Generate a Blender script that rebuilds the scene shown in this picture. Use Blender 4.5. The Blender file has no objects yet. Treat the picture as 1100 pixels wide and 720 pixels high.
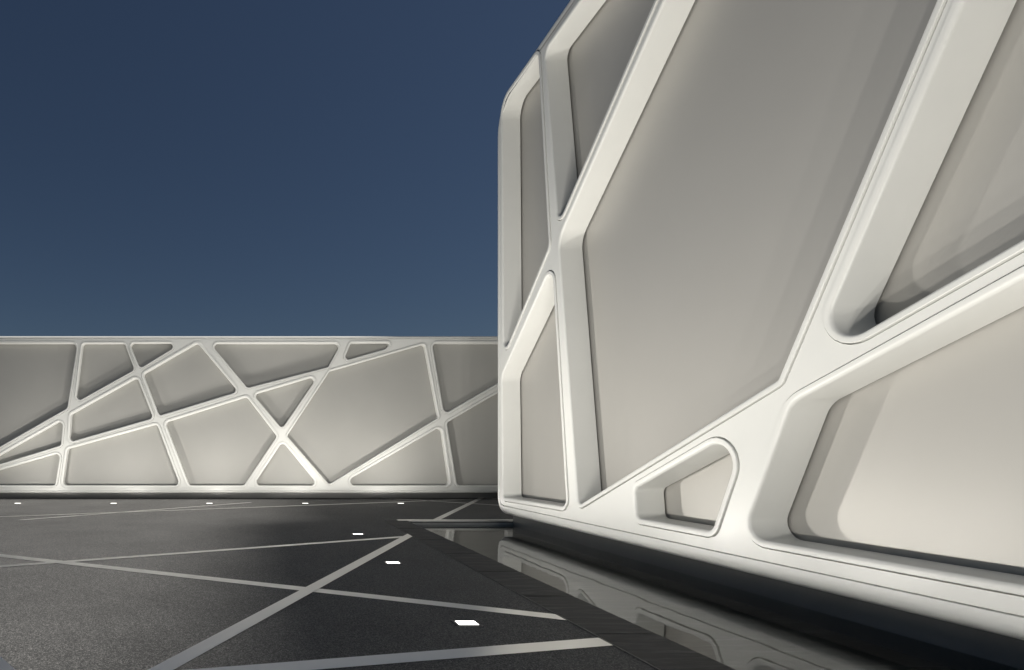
import bpy, bmesh, math, random
from mathutils import Vector
random.seed(7)
R = math.radians
scene = bpy.context.scene
COL = scene.collection

# ------------------------------------------------------------------ measures
F = 631.0            # focal length in photo pixels (1100 wide)
PX, PY = 278.0, 487.0   # vanishing point of the depth direction in the photo
EYE = 1.6
YW = 20.6            # front face of the boundary wall
XB = 5.74            # front face of the pavilion
YEND = 14.2          # far end of the pavilion
YNEAR = -11.0
WATER = -0.10
XP0, XP1 = 2.95, 3.51   # slate coping
YPOOL = 13.92

def wall_pt(x, y):                       # photo pixel -> (X, Z) on the boundary wall
    return ((x - PX) * YW / F, EYE + (PY - y) * YW / F)
def pav_pt(x, y):                        # photo pixel -> (Y, Z) on the pavilion front
    return (F * XB / (x - PX), EYE + (PY - y) * XB / (x - PX))
def floor_pt(x, y):
    d = y - PY
    return ((x - PX) * EYE / d, F * EYE / d)
def z1(x, y): return wall_pt(x * .3057, 340 + y * .3057)
def z2(x, y): return wall_pt(260 + x * .3057, 340 + y * .3057)

# ------------------------------------------------------------------ tagging
def tag(o, label=None, cat=None, group=None, kind=None):
    if label: o['label'] = label
    if cat: o['category'] = cat
    if group: o['group'] = group
    if kind: o['kind'] = kind
    return o
def empty(name, loc, rz=0.0):
    o = bpy.data.objects.new(name, None)
    o.location = loc; o.rotation_euler = (0, 0, rz); o.empty_display_size = .2
    COL.objects.link(o)
    return o
def link(name, bm, mat, parent=None, smooth=None):
    me = bpy.data.meshes.new(name)
    bm.normal_update()
    bm.to_mesh(me); bm.free()
    me.materials.append(mat)
    if smooth is not None:
        for p in me.polygons: p.use_smooth = True
        me.set_sharp_from_angle(angle=R(smooth))
    o = bpy.data.objects.new(name, me)
    COL.objects.link(o)
    if parent:
        o.parent = parent
        o.location = -Vector(parent.location)   # parents are unrotated: meshes are in world coordinates
    return o

# ------------------------------------------------------------------ materials
def newmat(name):
    m = bpy.data.materials.new(name); m.use_nodes = True
    nt = m.node_tree
    return m, nt, nt.nodes['Principled BSDF']
def N(nt, t, **kw):
    n = nt.nodes.new(t)
    for k, v in kw.items():
        if k in n.inputs: n.inputs[k].default_value = v
        else: setattr(n, k, v)
    return n
def ramp(nt, src, stops):
    r = nt.nodes.new('ShaderNodeValToRGB')
    e = r.color_ramp.elements
    while len(e) < len(stops): e.new(.5)
    for i, (p, c) in enumerate(stops):
        e[i].position = p
        e[i].color = (c, c, c, 1) if not isinstance(c, tuple) else (*c, 1)
    nt.links.new(src, r.inputs['Fac'])
    return r.outputs['Color']
def coords(nt, scale=(1, 1, 1)):
    g = nt.nodes.new('ShaderNodeNewGeometry')
    mp = nt.nodes.new('ShaderNodeMapping')
    mp.inputs['Scale'].default_value = scale
    nt.links.new(g.outputs['Position'], mp.inputs['Vector'])
    return mp.outputs['Vector']

def paint(name, lo, hi, rough, bump=.02, scale=1.2, coat=0.0, var=.04):
    m, nt, b = newmat(name)
    v = coords(nt)
    n = N(nt, 'ShaderNodeTexNoise', Scale=scale, Detail=6.0, Roughness=.6)
    nt.links.new(v, n.inputs['Vector'])
    nt.links.new(ramp(nt, n.outputs['Fac'], [(.3, lo), (.7, hi)]), b.inputs['Base Color'])
    n2 = N(nt, 'ShaderNodeTexNoise', Scale=scale * 3, Detail=8.0, Roughness=.65)
    nt.links.new(v, n2.inputs['Vector'])
    nt.links.new(ramp(nt, n2.outputs['Fac'], [(.3, rough - var), (.7, rough + var)]), b.inputs['Roughness'])
    if bump:
        n3 = N(nt, 'ShaderNodeTexNoise', Scale=160.0, Detail=2.0)
        nt.links.new(v, n3.inputs['Vector'])
        bp = N(nt, 'ShaderNodeBump', Strength=bump, Distance=.004)
        nt.links.new(n3.outputs['Fac'], bp.inputs['Height'])
        nt.links.new(bp.outputs['Normal'], b.inputs['Normal'])
    b.inputs['Coat Weight'].default_value = coat
    b.inputs['Coat Roughness'].default_value = .15
    return m

M_WHITE = paint('white_lacquer', (.705, .708, .68), (.735, .737, .708), .36, .05)
M_PANEL = paint('warm_grey_panel', (.445, .433, .406), (.46, .448, .42), .43, .05, .5, var=.012)
M_PANEL.node_tree.nodes['Principled BSDF'].inputs['Metallic'].default_value = .25
M_PLINTH = paint('grey_plinth', (.2, .2, .197), (.24, .24, .236), .4, .1)
M_WPANEL = paint('grey_wall_panel', (.36, .355, .335), (.385, .38, .358), .6, .05, .5, var=.012)
M_BODY = paint('pale_render', (.6, .59, .56), (.66, .65, .62), .6, .1)

def asphalt():
    m, nt, b = newmat('dark_granular_paving')
    v = coords(nt)
    n = N(nt, 'ShaderNodeTexVoronoi', Scale=115.0); nt.links.new(v, n.inputs['Vector'])
    spk = ramp(nt, n.outputs['Color'], [(.0, (.025, .025, .026)), (.55, (.084, .084, .082)), (1., (.26, .256, .247))])
    big = N(nt, 'ShaderNodeTexNoise', Scale=.7, Detail=7.0, Roughness=.6); nt.links.new(v, big.inputs['Vector'])
    mul = N(nt, 'ShaderNodeMix'); mul.data_type = 'RGBA'; mul.blend_type = 'MULTIPLY'
    mul.inputs[0].default_value = 1.0
    nt.links.new(spk, mul.inputs[6])
    nt.links.new(ramp(nt, big.outputs['Fac'], [(.3, .82), (.7, 1.12)]), mul.inputs[7])
    nt.links.new(mul.outputs[2], b.inputs['Base Color'])
    nt.links.new(ramp(nt, n.outputs['Distance'], [(.0, .5), (.8, .75)]), b.inputs['Roughness'])
    b.inputs['Specular IOR Level'].default_value = .3
    bp = N(nt, 'ShaderNodeBump', Strength=.55, Distance=.006)
    nt.links.new(n.outputs['Distance'], bp.inputs['Height']); bp.invert = True
    nt.links.new(bp.outputs['Normal'], b.inputs['Normal'])
    return m
M_ASPH = asphalt()

def slate(name, k=1.0):
    m, nt, b = newmat(name)
    v = coords(nt, (.9, 7., 6.))
    n = N(nt, 'ShaderNodeTexNoise', Scale=1.6, Detail=9.0, Roughness=.68, Distortion=.5); nt.links.new(v, n.inputs['Vector'])
    nt.links.new(ramp(nt, n.outputs['Fac'], [(.33, (.008 * k, .008 * k, .009 * k)), (.5, (.034 * k, .034 * k, .035 * k)), (.68, (.13 * k, .128 * k, .127 * k))]), b.inputs['Base Color'])
    b.inputs['Specular IOR Level'].default_value = .25
    nt.links.new(ramp(nt, n.outputs['Fac'], [(.3, .5), (.7, .75)]), b.inputs['Roughness'])
    bp = N(nt, 'ShaderNodeBump', Strength=.7, Distance=.02)
    nt.links.new(n.outputs['Fac'], bp.inputs['Height'])
    nt.links.new(bp.outputs['Normal'], b.inputs['Normal'])
    return m
M_SLATE = slate('split_slate')

def metal(name, col, rough):
    m, nt, b = newmat(name)
    v = coords(nt)
    n = N(nt, 'ShaderNodeTexNoise', Scale=3.0, Detail=8.0, Roughness=.7); nt.links.new(v, n.inputs['Vector'])
    b.inputs['Base Color'].default_value = (*col, 1)
    b.inputs['Metallic'].default_value = 1.0
    nt.links.new(ramp(nt, n.outputs['Fac'], [(.3, rough - .012), (.7, rough + .05)]), b.inputs['Roughness'])
    return m
M_STEEL = metal('brushed_steel', (.85, .84, .825), .305)
M_EDGE = metal('weathered_steel', (.22, .22, .22), .4)
M_DARKMETAL = metal('dark_metal', (.06, .06, .065), .4)

def water():
    m = bpy.data.materials.new('still_water'); m.use_nodes = True
    nt = m.node_tree
    for n in list(nt.nodes):
        if n.type != 'OUTPUT_MATERIAL': nt.nodes.remove(n)
    out = [n for n in nt.nodes if n.type == 'OUTPUT_MATERIAL'][0]
    g = N(nt, 'ShaderNodeBsdfGlossy', Roughness=.012); g.inputs['Color'].default_value = (1, 1, 1, 1)
    t = nt.nodes.new('ShaderNodeBsdfTransparent'); t.inputs['Color'].default_value = (.72, .77, .76, 1)
    fr = N(nt, 'ShaderNodeFresnel', IOR=1.31)
    mx = nt.nodes.new('ShaderNodeMixShader')
    v = coords(nt)
    n = N(nt, 'ShaderNodeTexNoise', Scale=1.7, Detail=2.0); nt.links.new(v, n.inputs['Vector'])
    bp = N(nt, 'ShaderNodeBump', Strength=.08, Distance=.02)
    nt.links.new(n.outputs['Fac'], bp.inputs['Height'])
    for s in (g, fr): nt.links.new(bp.outputs['Normal'], s.inputs['Normal'])
    nt.links.new(fr.outputs['Fac'], mx.inputs['Fac'])
    nt.links.new(t.outputs[0], mx.inputs[1]); nt.links.new(g.outputs[0], mx.inputs[2])
    nt.links.new(mx.outputs[0], out.inputs['Surface'])
    return m
M_WATER = water()

def lampmat():
    m, nt, b = newmat('lit_lens')
    b.inputs['Base Color'].default_value = (.9, .9, .88, 1)
    b.inputs['Emission Color'].default_value = (1, .97, .92, 1)
    b.inputs['Emission Strength'].default_value = 4.0
    return m
M_LENS = lampmat()

# ------------------------------------------------------------------ 2D outlines
def fillet(pts, rad, seg=9):
    """convex polygon with rounded corners, counter-clockwise"""
    a = sum(p[0] * q[1] - q[0] * p[1] for p, q in zip(pts, pts[1:] + pts[:1]))
    if not isinstance(rad, (list, tuple)): rad = [rad] * len(pts)
    rad = list(rad)
    if a < 0:
        pts = pts[::-1]; rad = rad[::-1]
    n = len(pts); out = []
    for i in range(n):
        p = Vector(pts[i]); a_ = Vector(pts[i - 1]); b_ = Vector(pts[(i + 1) % n])
        u = (a_ - p); v = (b_ - p); lu, lv = u.length, v.length
        u.normalize(); v.normalize()
        ang = u.angle(v)
        t = min(rad[i] / math.tan(ang / 2), .46 * lu, .46 * lv)
        r = t * math.tan(ang / 2)
        c = p + (u + v).normalized() * (r / math.sin(ang / 2))
        s, e = p + u * t - c, p + v * t - c
        tot = s.angle(e)
        for k in range(seg + 1):
            th = tot * k / seg
            ca, sa = math.cos(th), math.sin(th)
            out.append((c.x + s.x * ca - s.y * sa, c.y + s.x * sa + s.y * ca))
    return out
def normals(loop):
    n = len(loop); res = []
    for i in range(n):
        p, a, b = Vector(loop[i]), Vector(loop[i - 1]), Vector(loop[(i + 1) % n])
        e1 = p - a; e2 = b - p
        n1 = Vector((e1.y, -e1.x)).normalized() if e1.length > 1e-9 else None
        n2 = Vector((e2.y, -e2.x)).normalized() if e2.length > 1e-9 else n1
        if n1 is None: n1 = n2
        m = (n1 + n2).normalized()
        m /= max(.3, m.dot(n1))
        res.append(m)
    return res
def offset(loop, d):                     # d > 0 grows the loop
    return [(p[0] + m.x * d, p[1] + m.y * d) for p, m in zip(loop, normals(loop))]
def segdist(p, a, b):
    ab = b - a; t = max(0, min(1, (p - a).dot(ab) / max(ab.dot(ab), 1e-12)))
    return (a + ab * t - p).length
def loopdist(A, B):
    A = [Vector(p) for p in A]; B = [Vector(p) for p in B]
    d = 1e9
    for P, Q in ((A, B), (B, A)):
        for p in P:
            for i in range(len(Q)): d = min(d, segdist(p, Q[i - 1], Q[i]))
    return d

class Loft:
    """rings of (loop, depth) mapped into the world by tf(u, v, outward)"""
    def __init__(s, tf): s.bm = bmesh.new(); s.tf = tf
    def ring(s, loop, d): return [s.bm.verts.new(s.tf(p[0], p[1], d)) for p in loop]
    def skin(s, rings):
        for A, B in zip(rings, rings[1:]):
            n = len(A)
            for i in range(n): s.bm.faces.new((A[i - 1], A[i], B[i], B[i - 1]))
    def cap(s, rings):
        es = []
        for r in rings:
            for i in range(len(r)):
                e = s.bm.edges.get((r[i - 1], r[i])) or s.bm.edges.new((r[i - 1], r[i]))
                es.append(e)
        bmesh.ops.triangle_fill(s.bm, use_beauty=True, use_dissolve=False, edges=es)
    def done(s):
        bmesh.ops.recalc_face_normals(s.bm, faces=s.bm.faces)
        return s.bm
def disc(loft, loop, d):
    vs = loft.ring(loop, d); loft.bm.faces.new(vs)

def box(bm, x0, x1, y0, y1, z0, z1, bevel=0.0):
    vs = [bm.verts.new((x, y, z)) for z in (z0, z1) for y in (y0, y1) for x in (x0, x1)]
    fs = [bm.faces.new([vs[i] for i in f]) for f in ((0, 2, 3, 1), (4, 5, 7, 6), (0, 1, 5, 4), (1, 3, 7, 5), (3, 2, 6, 7), (2, 0, 4, 6))]
    if bevel:
        es = list({e for f in fs for e in f.edges})
        bmesh.ops.bevel(bm, geom=es, offset=bevel, segments=2, affect='EDGES')
    return bm

# ------------------------------------------------------------------ lattice facade
def facade(root, tf, outline, orad, holes, w, groove, lip, depth, bev, casing, crad, body_depth, gap, pm=M_PANEL):
    """root > frame (> rim per opening), panel per opening, casing"""
    gd = .045
    out = fillet(outline, orad, 10)
    loops = [fillet(p, r) for p, r in holes]
    # frame plate: face between the casing groove and the grooves round each rim
    L = Loft(tf)
    widths = []
    for i, lp in enumerate(loops):
        dmin = min([loopdist(lp, o) for j, o in enumerate(loops) if j != i] + [9])
        widths.append(min(w, max(.03, dmin / 2 - groove - .012)))
    caps = []; backs = []
    cg = groove * 1.5
    inner = offset(out, -(casing + cg))
    a = L.ring(inner, 0); b = L.ring(inner, -gd); L.skin([a, b]); caps.append(a)
    for lp, wi in zip(loops, widths):
        o = offset(lp, wi + groove)
        a = L.ring(o, 0); b = L.ring(o, -gd); L.skin([a, b]); caps.append(a)
    L.cap(caps)
    frame = link('frame', L.done(), M_WHITE, root, 30)
    # rims: raised lip, rounded arris, deep reveal
    for lp, wi in zip(loops, widths):
        L = Loft(tf)
        s = min(bev, wi * .55)
        rings = [L.ring(offset(lp, wi + groove + .002), -gd), L.ring(offset(lp, wi), -gd),
                 L.ring(offset(lp, wi), lip - .006), L.ring(offset(lp, wi - .006), lip)]
        for k in range(6):
            t = k / 5 * math.pi / 2
            rings.append(L.ring(offset(lp, s * (1 - math.sin(t))), lip - s * (1 - math.cos(t))))
        rings += [L.ring(lp, -depth), L.ring(offset(lp, wi), -depth)]
        L.skin(rings)
        o = link('rim', L.done(), M_WHITE, root, 35)
        o.parent = frame; o.location = (0, 0, 0)
    # casing round the outline: flush band, big rounded edge, returns back as the body
    L = Loft(tf)
    rings = [L.ring(offset(out, -(casing + cg + .002)), -gd), L.ring(offset(out, -casing), -gd),
             L.ring(offset(out, -casing), -.005), L.ring(offset(out, -casing + .005), 0)]
    for k in range(9):
        t = k / 8 * math.pi / 2
        rings.append(L.ring(offset(out, -crad * (1 - math.sin(t))), -crad * (1 - math.cos(t))))
    back = L.ring(out, -body_depth)
    rings.append(back)
    L.skin(rings)
    L.cap([back])
    link('casing', L.done(), M_WHITE, root, 30)
    # panels, each behind its own opening with a shadow gap
    for lp, wi in zip(loops, widths):
        L = Loft(tf)
        big = offset(lp, min(.12, wi * .9))
        a = L.ring(big, -depth - gap); b = L.ring(big, -depth - gap - .025)
        L.skin([a, b]); L.bm.faces.new(a); L.bm.faces.new(b)
        link('panel', L.done(), pm, root, 30)
    # backing board closing the space behind the panels
    L = Loft(tf)
    q = offset(out, -.02)
    a = L.ring(q, -depth - gap - .08); L.cap([a])
    link('backing_board', L.done(), M_BODY, root)

# ---- boundary wall
wall_holes = [
    ([z1(-500, 95), z1(271, 95), z1(236, 322), z1(-240, 594), z1(-500, 594)], .17),
    ([z1(289, 95), z1(438, 95), z1(472, 187), z1(265, 303)], .13),
    ([z1(454, 94), z1(637, 94), z1(491, 183)], .12),
    ([z1(503, 203), z1(694, 93), z1(837, 264), z1(559, 349)], .13),
    ([z1(249, 344), z1(482, 214), z1(538, 357), z1(243, 442)], .13),
    ([z1(222, 361), z1(214, 453), z1(-121, 556)], .13),
    ([z1(212, 479), z1(194, 594), z1(-190, 594)], .13),
    ([z1(237, 466), z1(552, 379), z1(632, 594), z1(220, 594)], .13),
    ([z1(580, 373), z1(867, 283), z1(973, 421), z1(857, 594), z1(664, 594)], .14),
    ([z2(-112, 95), z2(348, 95), z2(302, 178), z2(18, 251)], .13),
    ([z2(382, 94), z2(522, 94), z2(504, 114), z2(356, 157)], .11),
    ([z2(40, 275), z2(269, 207), z2(140, 395)], .12),
    ([z2(308, 193), z2(641, 97), z2(690, 355), z2(306, 590), z2(158, 420)], .1),
    ([z2(142, 440), z2(268, 594), z2(40, 594)], .13),
    ([z2(340, 594), z2(700, 386), z2(730, 594)], .15),
    ([z2(668, 95), z2(930, 95), z2(930, 216), z2(711, 343)], .14),
    ([z2(720, 373), z2(930, 251), z2(930, 594), z2(756, 594)], .14),
    ([z1(-536, 95), z1(-536, 360), z1(-1020, 95)], .14),
    ([z1(-536, 402), z1(-536, 594), z1(-1180, 594), z1(-1090, 96)], .14),
]
T_WALL = lambda u, v, d: (u, YW - d, v)
wx0, wx1 = z1(-1240, 0)[0], 8.98
wz0, wz1 = .21, EYE + (PY - 361.0) * YW / F
wall = empty('boundary_wall', (0, YW + .4, 0))
tag(wall, 'long low white lattice wall with grey panels across the back of the paved yard', 'wall')
facade(wall, T_WALL, [(wx0, wz0), (wx1, wz0), (wx1, wz1), (wx0, wz1)], .1, wall_holes,
       .085, .013, .018, .2, .035, .085, .06, 1.1, .02, M_WPANEL)
bm = box(bmesh.new(), wx0 + .2, wx1 - .2, YW + .42, YW + 1.0, -.1, wz0 + .05)
link('plinth', bm, M_PLINTH, wall)

# ---- pavilion
pav_holes = [
    ([pav_pt(539.5, 111), pav_pt(578.5, 57), pav_pt(590, 264), pav_pt(541.5, 381)], [.38, .16, .2, .16]),
    ([pav_pt(586, 56), pav_pt(822, -274), pav_pt(600.5, 240)], [.18, .2, .14]),
    ([pav_pt(601, 257), pav_pt(622, 543), pav_pt(836.5, 408), pav_pt(1543, -1284), pav_pt(861, -329)], [.4, .1, .06, .2, .2]),
    ([(6.13, 2.53), (2.63, 9.63), (-4.6, 9.63), (-5.6, 7.15)], [.24, .2, .2, .2]),
    ([(6.32, 2.14), (6.945, .613), (-3.3, .613), (-2.5, 5.7)], [.3, .2, .2, .2]),
    ([pav_pt(683, 525), pav_pt(685, 556.5), pav_pt(765.5, 570.5), pav_pt(803.5, 456)], [.1, .1, .13, .26]),
    ([pav_pt(539.5, 404), pav_pt(593.5, 284), pav_pt(609, 544.5), pav_pt(541, 534)], [.35, .2, .16, .1]),
    ([(-4.0, .613), (-10.4, .613), (-10.4, 8.5), (-3.4, 5.75)], .2),
    ([(-6.2, 7.6), (-5.3, 9.63), (-10.4, 9.63), (-10.4, 9.2)], .15),
]
T_PAV = lambda u, v, d: (XB - d, u, v)
pz0, pz1 = .17, EYE + XB / .681
pav = empty('pavilion', (XB + 3.5, 2.0, WATER))
tag(pav, 'tall white lattice pavilion with slanting struts and deep grey panels over the pool', 'building')
facade(pav, T_PAV, [(YNEAR, pz0), (YEND, pz0), (YEND, pz1), (YNEAR, pz1)], [.4, .38, .85, .4], pav_holes,
       .085, .016, .022, .42, .04, .195, .12, 7.0, .03)
bm = box(bmesh.new(), 6.0, XB + 6.7, YNEAR + .3, YPOOL - .05, -.4, pz0 + .003)
link('plinth', bm, M_PLINTH, pav)

bm = box(bmesh.new(), 9.0, 14.5, YEND - .02, 21.5, -.05, 13.6, .15)  # unseen block, added so its shadow falls across the rear paving
link('added_shade_wing', bm, M_BODY, pav)

# ------------------------------------------------------------------ ground, pool
bm = bmesh.new()
xs = [-600, -30, XP0, XP1, 13.5, 60, 600]; ys = [-600, -40, -12, YPOOL, 60, 900]
vt = [[bm.verts.new((x, y, 0)) for x in xs] for y in ys]
for j in range(len(ys) - 1):
    for i in range(len(xs) - 1):
        if xs[i] >= XP1 and xs[i + 1] <= 13.5 and ys[j] >= -12 and ys[j + 1] <= YPOOL: continue
        bm.faces.new((vt[j][i], vt[j][i + 1], vt[j + 1][i + 1], vt[j + 1][i]))
tag(link('ground', bm, M_ASPH), kind='structure')

bm = bmesh.new()                         # basin: floor and four sides
x0, x1, y0, y1, zf = XP1 + .003, 13.5, -12, YPOOL + .003, -.26
c = [(x0, y0), (x1, y0), (x1, y1), (x0, y1)]
lo = [bm.verts.new((*p, zf)) for p in c]; hi = [bm.verts.new((*p, -.001)) for p in c]
bm.faces.new(lo)
for i in range(4): bm.faces.new((lo[i - 1], lo[i], hi[i], hi[i - 1]))
tag(link('pool_basin', bm, M_SLATE), kind='structure')
bm = bmesh.new()
bm.faces.new([bm.verts.new((x, y, WATER)) for x, y in ((x0 + .001, y0 + .001), (x1, y0 + .001), (x1, y1 - .001), (x0 + .001, y1 - .001))])
tag(link('pool_water', bm, M_WATER), kind='structure')

# slate coping laid as separate slabs with open joints
bm = bmesh.new()
y = YPOOL + .02
while y > -11.5:
    ln = random.uniform(1.35, 1.75)
    z = .006 + random.uniform(0, .003)
    box(bm, XP0 + .012, XP1, y - ln + .02, y, -.10, z, .003)
    y -= ln
tag(link('pool_coping', bm, M_SLATE), kind='structure')
bm = box(bmesh.new(), XP0, XP0 + .007, -11.5, YPOOL + .02, -.05, .008)
tag(link('paving_edging', bm, M_EDGE), kind='structure')
bm = box(bmesh.new(), XP1 + .004, 13.49, YPOOL - .004, YPOOL + .002, -.25, -.045)
tag(link('pool_wall', bm, M_BODY), kind='structure')
bm = box(bmesh.new(), XP0 + .35, 13.5, YPOOL - .02, YPOOL + .15, -.022, .016, .004)
tag(link('pool_kerb', bm, M_STEEL), kind='structure')

# metal inlays in the paving
def strip(a, b, width, z, ext0=0.0, ext1=0.0, near=True):
    A, B = Vector(a), Vector(b)
    d = (B - A).normalized(); n = Vector((-d.y, d.x)) * width / 2
    A = A - d * ext0; B = B + d * ext1
    bm = bmesh.new()
    q = [A + n, B + n, B - n, A - n]
    hi = [bm.verts.new((p.x, p.y, z)) for p in q]
    f = bm.faces.new(hi); f.normal_update()
    if f.normal.z < 0: f.normal_flip()
    # trim anything that would run over the coping
    if near:
        geom = bm.verts[:] + bm.edges[:] + bm.faces[:]
        bmesh.ops.bisect_plane(bm, geom=geom, plane_co=(XP0 - .004, 0, 0), plane_no=(1, 0, 0), clear_outer=True)
    else:
        geom = bm.verts[:] + bm.edges[:] + bm.faces[:]
        bmesh.ops.bisect_plane(bm, geom=geom, plane_co=(0, YPOOL + .155, 0), plane_no=(0, -1, 0), clear_outer=True)
        geom = bm.verts[:] + bm.edges[:] + bm.faces[:]
        bmesh.ops.bisect_plane(bm, geom=geom, plane_co=(0, YW + .415, 0), plane_no=(0, 1, 0), clear_outer=True)
    return tag(link('paving_strip', bm, M_STEEL), kind='structure')
fp = floor_pt
strip(fp(0, 597), fp(562, 659), .19, .004, 3.0, 1.0)
strip(fp(0, 609), fp(440, 576.5), .15, .006, 2.0, .0)
strip(fp(174, 720), fp(439, 576), .17, .008, 5.0, .6)
strip(fp(470, 558), fp(505, 541), .17, .006, 1.0, 4.0, False)
strip(fp(246, 722), fp(646, 690), .2, .004, 4.0, .6)
A, B = Vector(fp(0, 704.5)), Vector(fp(17.5, 720))
n = Vector((-(B - A).y, (B - A).x)).normalized() * -.1
strip(A + n, B + n, .19, .004, 3.0, 4.0)
strip(fp(0, 560.5), fp(262, 540.5), .13, .004, 6.0, .3, False)
strip(fp(0, 555.5), fp(320, 543.5), .13, .006, 6.0, 9.0, False)
strip(fp(481, 539.5), fp(535, 542.9), .13, .004, 3.0, 3.0, False)

# ------------------------------------------------------------------ recessed floor lights
def make_light(x, y, label, power, throw=0, group='square floor lights set in the paving'):
    root = empty('floor_light', (x, y, 0))
    tag(root, label, 'floor light', group)
    b = bmesh.new()
    s, t = .125, .092; ty = .066
    L = Loft(lambda u, v, d: (x + u, y + v, d))
    sq = lambda k: [(-k, -k + (t - ty)), (k, -k + (t - ty)), (k, k - (t - ty)), (-k, k - (t - ty))]
    L.skin([L.ring(sq(s), -.02), L.ring(sq(s), .006), L.ring(sq(s - .003), .008), L.ring(sq(t + .002), .008), L.ring(sq(t), .006), L.ring(sq(t), -.03)])
    link('bezel', L.done(), M_DARKMETAL, root)
    bm = box(bmesh.new(), x - t + .001, x + t - .001, y - ty + .001, y + ty - .001, -.03, .0075)
    link('lens', bm, M_LENS, root)
    ld = bpy.data.lights.new('lamp', 'AREA')
    ld.shape = 'SQUARE'; ld.size = .22; ld.energy = power * .8; ld.color = (1.0, .963, .895)
    lo = bpy.data.objects.new('lamp', ld); COL.objects.link(lo)
    lo.parent = root; lo.location = (0, 0, .02); lo.rotation_euler = (math.pi, 0, 0)
    pd = bpy.data.lights.new('glow', 'SPOT'); pd.energy = power * (.75 if power > 100 else .5); pd.spot_size = R(176); pd.spot_blend = 0.0; pd.color = ld.color; pd.shadow_soft_size = .05
    po = bpy.data.objects.new('glow', pd); COL.objects.link(po); po.parent = root; po.location = (0, 0, .055); po.rotation_euler = (math.pi, 0, 0)
    if throw:                             # added fill light, a spot thrown at the boundary wall
        sp = bpy.data.lights.new('fill_spot', 'SPOT'); sp.energy = throw; sp.color = (1, .955, .875)
        sp.spot_size = R(84); sp.spot_blend = .9; sp.shadow_soft_size = .02
        so_ = bpy.data.objects.new('fill_spot', sp); COL.objects.link(so_); so_.parent = root; so_.location = (0, 0, .03)
        so_.rotation_euler = (Vector((x, y, 0)) - Vector((-4.5, YW, 3.2))).to_track_quat('Z', 'Y').to_euler()
    return root
P_ROW, P_LANE = 100.0, 330.0
row_y = EYE * F / 54.0
row = [(19, 'square floor light by the foot of the back wall, leftmost in the picture'),
       (122, 'square floor light by the back wall, second from the left in its row'),
       (225, 'square floor light by the back wall, middle of the five in its row'),
       (328, 'square floor light by the back wall, second from the right in its row'),
       (430.6, 'square floor light by the back wall, nearest to the far corner of the pool')]
for px, lab in row: make_light((px - PX) * EYE / 54.0, row_y, lab, P_ROW)
for k, dd in enumerate((87.2, 118.0, 183.0)):
    yy = EYE * F / dd
    make_light(1.955, yy, ['square floor light in the lane beside the pool, farthest and smallest of its three',
                           'square floor light in the lane beside the pool, middle of its three',
                           'large bright square floor light in the lane beside the pool, nearest of its three'][k], (315, 198, 110)[k])
make_light(1.955, 2.47, 'added unseen floor light in the pool lane, one step nearer than the large bright one', 165)  # out-of-view fixtures from here on, added to light pavilion and wall
make_light(1.955, -.58, 'added unseen floor light in the pool lane, two steps nearer than the large bright one', 290, 900)
make_light(1.955, -3.63, 'added unseen floor light in the pool lane, three steps nearer than the large bright one', 240, 900)

# ------------------------------------------------------------------ sky, sun
w = bpy.data.worlds.new('World'); scene.world = w; w.use_nodes = True
nt = w.node_tree
bg = nt.nodes['Background']
sky = nt.nodes.new('ShaderNodeTexSky'); sky.sky_type = 'NISHITA'; sky.sun_disc = False
SUN_EL, SUN_AZ = R(57.3), R(87.0)
sky.sun_elevation = SUN_EL; sky.sun_rotation = SUN_AZ
sky.air_density = 1.0; sky.dust_density = .5; sky.ozone_density = 4.2
nt.links.new(sky.outputs['Color'], bg.inputs['Color'])
bg.inputs['Strength'].default_value = .0255
sd = bpy.data.lights.new('sun', 'SUN'); sd.energy = 5.0; sd.angle = R(10); sd.color = (1, .96, .9)
so = bpy.data.objects.new('sun', sd); COL.objects.link(so)
dirv = Vector((math.sin(SUN_AZ) * math.cos(SUN_EL), math.cos(SUN_AZ) * math.cos(SUN_EL), math.sin(SUN_EL)))
so.rotation_euler = dirv.to_track_quat('Z', 'Y').to_euler()
so.location = dirv * 60 + Vector((0, 0, 20))

# ------------------------------------------------------------------ camera
cd = bpy.data.cameras.new('camera'); cam = bpy.data.objects.new('camera', cd); COL.objects.link(cam)
cd.sensor_fit = 'HORIZONTAL'; cd.sensor_width = 36.0; cd.lens = 36.0 * F / 1100
cd.shift_x = (550 - PX) / 1100; cd.shift_y = (PY - 360) / 1100
cd.clip_start = .05; cd.clip_end = 3000
cam.location = (0, 0, EYE); cam.rotation_euler = (R(90), 0, 0)
scene.camera = cam

scene.view_settings.view_transform = 'Standard'
scene.view_settings.look = 'None'
scene.view_settings.gamma = 1.0
scene.view_settings.exposure = 0.0
scene.view_settings.use_curve_mapping = False
scene.cycles.use_denoising = True
scene.cycles.max_bounces = 8
scene.cycles.sample_clamp_indirect = 4.0
